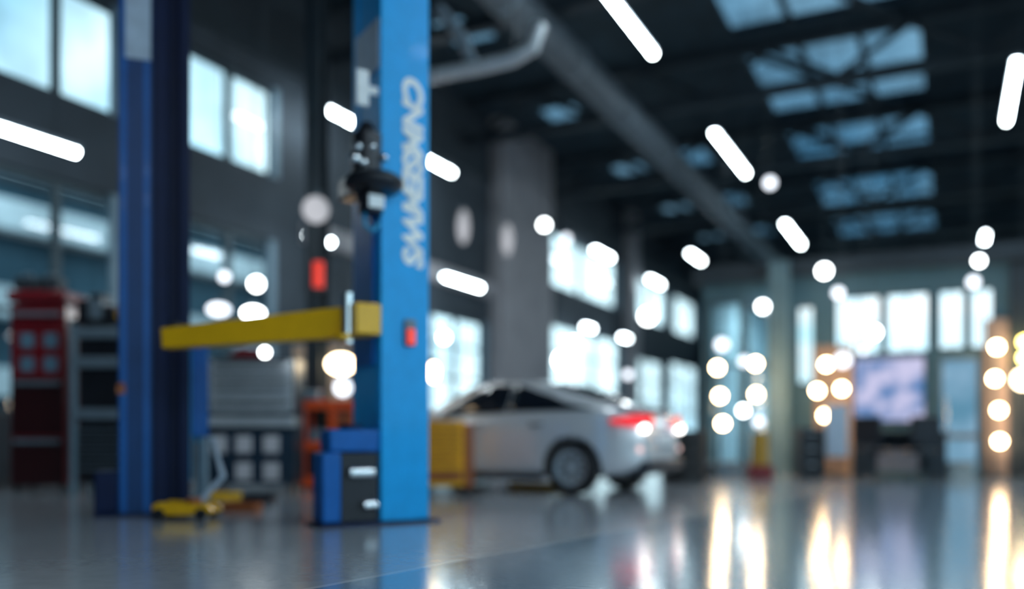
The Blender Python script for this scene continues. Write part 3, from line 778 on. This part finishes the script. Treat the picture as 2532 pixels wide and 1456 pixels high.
MB().prism([(-.25, 0), (.25, 0), (.20, .11), (-.12, .13)], -.12, .12).build('body', M_red, q, bevel=.02); MB().tube([(-.08, 0, .12), (-.04, 0, .19), (.06, 0, .19), (.10, 0, .11)], .012, 8).build('handle', M_black, q)

# orange-red cart
pc = at_ground(812, 11.8); kk = F / 11.7
o = thing('service_cart', 'orange-red service cart with open shelves behind the blue control box', 'cart', pc, rot(0))
def cz(py): return HC + (AY - py) / kk
f = MB()
for x in (-.34, .0, .30):
    f.box(x, x + (.10 if x == 0 else .04), 0, .05, .1, cz(990)); f.box(x, x + .04, .45, .5, .1, cz(990))
f.build('frame', M_redo, o, bevel=.006)
for a, b_ in ((988, 1010), (1092, 1112), (1180, 1205)): MB().box(-.36, .36, -.01, .5, cz(b_), cz(a)).build('shelf', M_redo, o, bevel=.005)
MB().box(.10, .34, .02, .45, cz(1090), cz(1012)).build('drawer_block', M_red, o)
for a in (1020, 1040, 1060): MB().box(.11, .33, -.005, .02, cz(a + 13), cz(a)).build('drawer', M_copper, o)
MB().box(-.30, -.02, .15, .45, cz(1180), cz(1112)).build('dark_bin', M_dark, o, bevel=.01)
MB().box(-.28, -.06, .15, .40, cz(1092), cz(1060)).build('grey_bin', M_reveal, o, bevel=.01)
for x, y in ((-.3, .05), (.3, .05), (-.3, .45), (.3, .45)): caster(o, x, y, .045)
p = at(765, 988, 11.85); q = thing('parts_box', 'grey parts box on top of the orange-red cart', 'box', p, rot(0))
MB().box(-.14, .14, -.1, .1, 0, .10).build('body', M_grey, q, bevel=.01); MB().box(-.145, .145, -.105, .105, .10, .12).build('lid', M_silver, q)
# tan boards leaning behind
for px, w_, y_, lab in ((738, .16, 852, 'narrow tan board standing behind the silver chest'), (835, .34, 850, 'wide tan board standing behind the warm lamp')):
    t_ = 13.9; p = at_ground(px, t_); q = thing('upright_board', lab, 'board', p, rot(0)); h_ = HC + (AY - y_) / (F / t_)
    MB().box(-w_ / 2, w_ / 2, 0, .04, .0, h_).build('board', mat('pale tan board', (.62, .45, .34), .7), q, bevel=.008); MB().box(-w_ / 2 + .02, w_ / 2 - .02, .04, .30, 0, .06).build('foot', M_steel, q)
# red beacon on the dark column
p = at(787, 718, 12.05); q = thing('alarm_beacon', 'red upright beacon fixed on the dark steel column', 'beacon', p, rot(0))
MB().cyl((0, 0, .03), (0, 0, .38), .07).build('red_lens', M_redl, q); MB().cyl((0, 0, 0), (0, 0, .03), .085).box(-.03, .03, .05, .17, .0, .41).build('housing', M_dark, q); MB().cyl((0, 0, .38), (0, 0, .41), .085).build('cap', M_dark, q)

# amber drawer cart
pa = at_ground(1104, 10.45); kk = F / 10.45
o = thing('drawer_cart', 'amber yellow drawer cart between the blue post and the car', 'cart', pa, rot(0))
MB().box(-.30, .20, 0, .5, .12, lz(1040)).build('body', M_orange, o, bevel=.01)
MB().box(.20, .30, .0, .5, .10, lz(1048)).build('side_panel', M_copper, o, bevel=.015)
for i in range(6):
    a = 1046 + i * 24
    dr = MB().box(-.28, .18, -.025, 0, lz(a + 21), lz(a)).build('drawer', M_orange if i < 5 else M_copper, o, bevel=.006)
    MB().box(-.25, .15, -.04, -.025, lz(a) - .03, lz(a) - .008).build('handle', M_copper, dr)
for x, y in ((-.24, .06), (.22, .06), (-.24, .44), (.22, .44)): caster(o, x, y, .055)

# things standing before the office
p = at_ground(1878, 14.6); kk = F / 14.6
o = thing('oil_dispenser', 'yellow upright dispenser on a red base left of the grey-green column', 'dispenser', p, rot(0))
MB().box(-.19, .19, -.17, .17, 0, .24).build('base', M_red, o, bevel=.03)
MB().cyl((0, 0, .24), (0, 0, .78), .15, .13).build('tank', mat('ochre enamel', (.45, .25, .03), .45), o); MB().tube([(0, 0, .78), (0, 0, .88), (.12, -.02, .86), (.14, -.03, .6)], .018, 8).build('hose', M_black, o)
t0 = None
for i in range(4):
    p = at_ground(1692, 13.6); p.z = i * .20
    lab = ['black tyre at the bottom of the stack right of the car', 'black tyre second from the floor in the stack right of the car', 'black tyre third from the floor in the stack right of the car', 'black tyre on top of the stack right of the car'][i]
    if i < 1:
        t0 = thing('tyre', lab, 'tyre', p, 0, 'tyres stacked beside the car')
        MB().lathe([(.20, .03), (.24, 0), (.30, 0), (.33, .03), (.33, .17), (.30, .2), (.24, .2), (.20, .17), (.20, .03)]).build('tread', M_black, t0)
        MB().lathe([(.16, .06), (.20, .05), (.20, .15), (.16, .14), (.16, .06)]).build('rim', M_silver, t0)
    else: dup(t0, p, label=lab)
p = at_ground(2070, 15.0); o = thing('display_board', 'pale blue display board on a stand left of the screen', 'board', p, rot(0)); kk = F / 15
MB().box(-.19, .19, 0, .03, .36, HC + (AY - 1000) / kk).build('board', M_lilac, o, bevel=.02); MB().box(-.02, .02, .03, .06, 0, 1.1).box(-.18, .18, -.12, .2, 0, .03).build('stand', M_steel, o)
# counter desk and chairs
p = at_ground(2225, 15.2); o = thing('counter_desk', 'dark counter desk below the lavender screen', 'desk', p, 0)
MB().box(-.75, .75, -.25, .3, .74, .79).build('desktop', M_dark, o, bevel=.008)
MB().box(-.72, .72, .22, .26, .1, .74).build('front_panel', M_steel, o)
for x in (-.72, .42): MB().box(x, x + .30, -.22, .22, 0, .74).build('pedestal', M_steel, o, bevel=.005)
MB().box(-.34, .34, -.24, -.22, .12, .5).build('pale_panel', mat('grey-rose panel', (.25, .22, .24), .6), o)
def chair(px, t_, rz, lab, g):
    o = thing('office_chair', lab, 'chair', at_ground(px, t_), rz, g)
    MB().box(-.23, .23, -.23, .23, .44, .51).build('seat', M_dark, o, bevel=.03)
    MB().box(-.22, .22, .20, .26, .58, 1.02).build('backrest', M_dark, o, bevel=.03)
    MB().box(-.03, .03, .21, .25, .40, .62).build('back_support', M_steel, o)
    MB().cyl((0, 0, .08), (0, 0, .44), .03).build('gas_post', M_steel, o)
    f = MB()
    for k_ in range(5):
        a_ = 2 * PI * k_ / 5; f.tube([(0, 0, .09), (.26 * math.cos(a_), .26 * math.sin(a_), .07)], .02, 8)
    f.build('star_base', M_steel, o)
    for k_ in range(5):
        a_ = 2 * PI * k_ / 5; MB().ball((.26 * math.cos(a_), .26 * math.sin(a_), .03), .03, seg=10).build('caster', M_black, o)
    return o
chair(2160, 13.9, 2.8, 'dark office chair before the counter desk, left of two', 'office chairs at the desk')
chair(2275, 13.9, 3.5, 'dark office chair before the counter desk, right of two', 'office chairs at the desk')
p = at_ground(2000, 15.0); o = thing('side_cabinet', 'low dark cabinet between the grey-green column and the display board', 'cabinet', p, rot(0))
MB().box(-.2, .2, -.15, .2, .04, .85).build('body', M_steel, o, bevel=.01)
for z in (.1, .36, .62):
    dr = MB().box(-.18, .18, -.165, -.15, z, z + .2).build('drawer', M_dark, o); MB().box(-.06, .06, -.18, -.165, z + .13, z + .15).build('handle', M_silver, dr)
MB().box(-.17, .17, -.12, .17, 0, .04).build('plinth', M_black, o)
for i, (px, m_, lab) in enumerate(((2370, M_reveal, 'blue-grey crate on the floor before the blue door'), (1800, M_reveal, 'blue-grey crate on the floor under the leftmost bulbs'), (1728, M_dark, 'dark crate on the floor right of the tyre stack'))):
    o = thing('storage_crate', lab, 'crate', at_ground(px, 15.4), rot(4 * i)); 
    MB().box(-.2, .2, -.15, .15, 0, .22).build('body', m_, o, bevel=.01); MB().box(-.215, .215, -.165, .165, .22, .27).build('lid', M_grey, o, bevel=.01)

# ================================================================ THE CAR
TC = 10.75
cr_ = at_ground(1418, TC)
cang = YAW + math.radians(180 - 30)
car = thing('car', 'silver four door car parked with its tail towards the viewer, right of the blue post', 'car')
R_ = Matrix.Rotation(cang, 3, 'Z')
off = R_ @ Vector((0, .80, 0))            # the near rear wheel stands at the left side
car.location = cr_ - off; car.rotation_euler = (0, 0, cang)
def lerp(T, x):
    if x <= T[0][0]: return T[0][1]
    for (a, va), (b_, vb) in zip(T, T[1:]):
        if x <= b_:
            f_ = (x - a) / (b_ - a); f_ = f_ * f_ * (3 - 2 * f_) * .35 + f_ * .65
            return va + (vb - va) * f_
    return T[-1][1]
ZLO = [(-.86, .42), (-.78, .30), (-.5, .22), (0, .20), (2.6, .20), (3.2, .20), (3.42, .30), (3.5, .4)]
ZS = [(-.86, .70), (-.8, .86), (-.6, .98), (-.2, 1.02), (.5, 1.0), (1.2, .97), (2.0, .93), (2.6, .87), (3.1, .76), (3.4, .62), (3.5, .54)]
ZT = [(-.86, .74), (-.8, .96), (-.66, 1.06), (-.4, 1.12), (0, 1.27), (.4, 1.39), (.8, 1.455), (1.2, 1.47), (1.5, 1.43), (1.9, 1.27), (2.25, 1.06), (2.4, 1.0), (2.8, .94), (3.2, .82), (3.4, .68), (3.5, .58)]
WS = [(-.86, .52), (-.8, .68), (-.66, .79), (-.4, .86), (0, .90), (1, .90), (2, .89), (2.6, .88), (3.0, .82), (3.3, .68), (3.45, .5), (3.5, .38)]
def section(x):
    zl, zs, zt, ws = lerp(ZLO, x), lerp(ZS, x), lerp(ZT, x), lerp(WS, x)
    g = max(0, min(1, (zt - zs) / .42))
    wr = ws * (.86 - .22 * g); zr = zs + (zt - zs) * (.55 + .33 * g)
    zm = zl + (zs - zl) * .5
    return [(0, zl), (ws * .6, zl), (ws * .90, zl + .02), (ws * .97, zl + .10), (ws * 1.0, zm), (ws * .99, zs - .10), (ws * .95, zs), (wr, zr), (wr * .72, zt - .015 * (1 + g)), (0, zt)]
xs = [-.86, -.8, -.7, -.55, -.4, -.2, 0, .2, .4, .6, .8, 1.0, 1.2, 1.4, 1.6, 1.8, 2.0, 2.2, 2.4, 2.6, 2.8, 3.0, 3.2, 3.35, 3.45, 3.5]
bm = bmesh.new(); rings = []
for x in xs:
    s_ = section(x)
    pts = [(y, z) for y, z in s_] + [(-y, z) for y, z in s_[-2:0:-1]]
    rings.append([bm.verts.new((x, y, z)) for y, z in pts])
n_ = len(rings[0])
for a, b_ in zip(rings, rings[1:]):
    for i in range(n_): bm.faces.new((a[i], a[(i + 1) % n_], b_[(i + 1) % n_], b_[i]))
bm.faces.new(rings[0][::-1]); bm.faces.new(rings[-1])
bmesh.ops.recalc_face_normals(bm, faces=bm.faces)
if bm.calc_volume(signed=True) < 0: bmesh.ops.reverse_faces(bm, faces=bm.faces)
me = bpy.data.meshes.new('body'); bm.to_mesh(me); bm.free()
tmp = bpy.data.objects.new('tmpbody', me); COL.objects.link(tmp)
ss = tmp.modifiers.new('s', 'SUBSURF'); ss.levels = 2; ss.render_levels = 2
cutters = []
WB = 2.55
for x in (0, WB):
    for sgn in (1, -1):
        co = MB().cyl((x, sgn * .58, .33), (x, sgn * 1.1, .33), .385, seg=40).build('tmpcut', M_dark); cutters.append(co)
        bo = tmp.modifiers.new('b', 'BOOLEAN'); bo.operation = 'DIFFERENCE'; bo.object = co; bo.solver = 'MANIFOLD'
for co in cutters:
    bq = bmesh.new(); bq.from_mesh(co.data)
    if bq.calc_volume(signed=True) < 0: bmesh.ops.reverse_faces(bq, faces=bq.faces)
    bq.to_mesh(co.data); bq.free()
bpy.context.view_layer.update()
me2 = bpy.data.meshes.new_from_object(tmp.evaluated_get(bpy.context.evaluated_depsgraph_get()))
me2.name = 'car_body'
for o_ in [tmp] + cutters: bpy.data.objects.remove(o_)
for p in me2.polygons: p.use_smooth = True
me2.set_sharp_from_angle(angle=math.radians(40))
me2.materials.clear(); me2.materials.append(M_paint)
body = bpy.data.objects.new('body', me2); COL.objects.link(body); body.parent = car
def patch(name, m_, fn, us, vs, parent=car, th=.012):          # thin curved panel
    bm = bmesh.new(); g = [[bm.verts.new(fn(u, v)) for v in vs] for u in us]
    for i in range(len(us) - 1):
        for j in range(len(vs) - 1): bm.faces.new((g[i][j], g[i + 1][j], g[i + 1][j + 1], g[i][j + 1]))
    bmesh.ops.recalc_face_normals(bm, faces=bm.faces)
    me = bpy.data.meshes.new(name); bm.to_mesh(me); bm.free()
    for p in me.polygons: p.use_smooth = True
    me.materials.append(m_)
    o = bpy.data.objects.new(name, me); COL.objects.link(o); o.parent = parent
    sm = o.modifiers.new('solid', 'SOLIDIFY'); sm.thickness = th; sm.offset = 0
    return o
def frange(a, b_, n): return [a + (b_ - a) * i / (n - 1) for i in range(n)]
VT = [(-.30, .08), (.0, .36), (.4, .66), (.85, .88), (1.3, .86), (1.6, .64), (1.95, .22), (2.08, .10)]
def side(sgn):
    def fn(u, v):
        s_ = section(u); a, b_ = s_[6], s_[7]
        q = .06 + (lerp(VT, u) - .06) * v
        return (u, sgn * (a[0] + (b_[0] - a[0]) * q + .012), a[1] + (b_[1] - a[1]) * q + .004)
    return fn
for sgn in (1, -1):
    patch('rear_side_window', M_carglass, side(sgn), frange(-.28, .90, 14), frange(0, 1, 5))
    patch('front_side_window', M_carglass, side(sgn), frange(.93, 2.06, 14), frange(0, 1, 5))
def topfn(u, v):
    s_ = section(u); b_, c_ = s_[7], s_[9]
    y = v * b_[0] * .92; q = (abs(v)) ** 2.5
    return (u, y, c_[1] - (c_[1] - b_[1]) * q * .9 + .006)
patch('windshield', M_carglass, topfn, frange(1.55, 2.28, 8), frange(-1, 1, 11))
patch('rear_window', M_carglass, topfn, frange(-.25, .42, 8), frange(-.9, .9, 11))
# tail lamps wrap the rear corners
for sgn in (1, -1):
    path = [(-.50, .856), (-.60, .832), (-.68, .795), (-.76, .735), (-.815, .66), (-.845, .55), (-.858, .40)]
    def tl(u, v, path=path, sgn=sgn):
        i = min(int(u), len(path) - 2); f_ = u - i
        x = path[i][0] + (path[i + 1][0] - path[i][0]) * f_; y = path[i][1] + (path[i + 1][1] - path[i][1]) * f_
        hgt = .02 + .05 * min(1, u / 3)
        return (x - .006, sgn * (y + .004), .885 + (v - .45) * 2 * hgt)
    patch('tail_lamp', mat('red tail lamp lens', (.8, .01, .02), .15, emit=(1, .02, .03), strength=.7), tl, frange(0, 6, 19), frange(0, 1, 5), th=.02)
    MB().ball((-.845, sgn * .62, .80), .045).build('tail_glint', lit('tail glint glow', (1, .97, .93), (1, 1, 1), 8), car)  # glowing ball imitating a lamp reflection on the tail
    MB().ball((-.80, sgn * .66, .55), .035).build('bumper_glint', lit('bumper glint glow', (.8, .5, .5), (.8, .6, .55), 1.6), car)  # weaker glowing ball for the lower highlight on the bumper
MB().box(-.90, -.855, -.26, .26, .60, .72).build('number_plate', M_white, car, bevel=.006)
MB().prism([(-.905, .30), (-.62, .22), (-.62, .34), (-.86, .42), (-.90, .42)], -.62, .62).build('rear_bumper_insert', M_trimk, car, bevel=.02)
MB().prism([(-.80, 1.0), (-.62, 1.085), (-.52, 1.09), (-.55, 1.06)], -.62, .62).build('boot_spoiler', M_paint, car, bevel=.008)
MB().box(.40, 2.15, .78, .89, .17, .24).box(.40, 2.15, -.89, -.78, .17, .24).build('side_sill', M_trimk, car, bevel=.02)
for sgn in (1, -1):
    for x in (.35, 1.25): MB().box(x, x + .20, min(sgn * .89, sgn * .925), max(sgn * .89, sgn * .925), .84, .865).build('door_handle', M_chrome, car, bevel=.006)
    MB().ball((1.92, sgn * .98, 1.0), .10, .62).cyl((1.92, sgn * .84, .96), (1.92, sgn * .96, .98), .025).build('wing_mirror', M_paint, car)
    patch('headlamp', M_white, lambda u, v, sgn=sgn: (3.05 + u, sgn * (lerp(WS, 3.05 + u) * .985 + .012), .64 + v * .10), frange(0, .36, 7), [0, .5, 1])
for x in (0, WB):
    for sgn in (1, -1):
        w = bpy.data.objects.new('wheel', None); COL.objects.link(w); w.parent = car; w.location = (x, sgn * .80, .33)
        Mr = Matrix.Rotation(PI / 2, 4, 'X')
        MB().lathe([(.22, -.10), (.27, -.11), (.315, -.10), (.33, -.07), (.33, .07), (.315, .10), (.27, .11), (.22, .10), (.22, -.10)], Mr, 36).build('tyre', M_black, w)
        rb_ = MB(); rb_.lathe([(.17, -.07), (.232, -.085), (.232, .085), (.17, .06), (.17, -.07)], Mr, 36)
        rb_.lathe([(0, -.07), (.06, -.07), (.06, .07), (0, .07)], Mr, 20)
        for k_ in range(10):
            a_ = 2 * PI * k_ / 10
            rb_.box(.04, .21, sgn * .035 - .02, sgn * .035 + .02, -.018, .018, Matrix.Rotation(a_, 4, 'Y'))
        rb_.build('rim', M_silver, w)
        MB().cyl((0, -.03, 0), (0, .01, 0), .16).build('brake_disc', M_dark, w)

# yellow wheel chock or low lift rail seen under the car
p = at_ground(1335, 11.9); o = thing('floor_rail', 'low yellow rail on the floor under the silver car', 'rail', p, cang)
MB().box(-.45, .45, -.06, .06, 0, .09).build('rail', M_yel, o, bevel=.01); MB().box(-.55, -.45, -.1, .1, 0, .03).box(.45, .55, -.1, .1, 0, .03).build('rail_foot', M_dark, o)

# dark office table and shelving behind the car, along the left wall
for i, (pxa, z1, lab) in enumerate(((1500, 2.0, 'dark shelving unit by the left wall behind the car'),)):
    q = on_x(pxa, AY, XL + .75)
    o = thing('shelving_unit', lab, 'shelf', (XL + .45, q.y, 0), 0)
    f = MB()
    for x in (-.3, .25):
        for y in (-1.6, 1.55): f.box(x, x + .05, y, y + .05, 0, z1)
    f.build('upright', M_steel, o)
    for z in (.3, .9, 1.5, z1 - .05): MB().box(-.25, .25, -1.55, 1.55, z, z + .04).build('shelf_board', M_steel, o)

# outside: a long neighbouring building with pale canopies
nb = thing('neighbouring_building', 'long building outside with pale horizontal canopies, seen through the lower left windows', 'building', (-27, 16, -.05))
MB().box(-6, 0, -34, 22, 0, 8.8).build('wall', mat('dark blue cladding', (.03, .09, .13), .6), nb)
for z in (2.0, 4.5, 7.2): MB().box(-.2, 1.0, -34, 22, z, z + .9).build('canopy', mat('pale canopy', (.92, .96, .98), .5), nb)
for y in range(-32, 20, 5): MB().box(0, .1, y, y + 3, 3.0, 4.3).build('window', mat('outdoor glazing', (.08, .25, .35), .1), nb)
MB().box(-6, .3, -34, 22, 8.8, 9.1).build('roof', M_steel, nb)
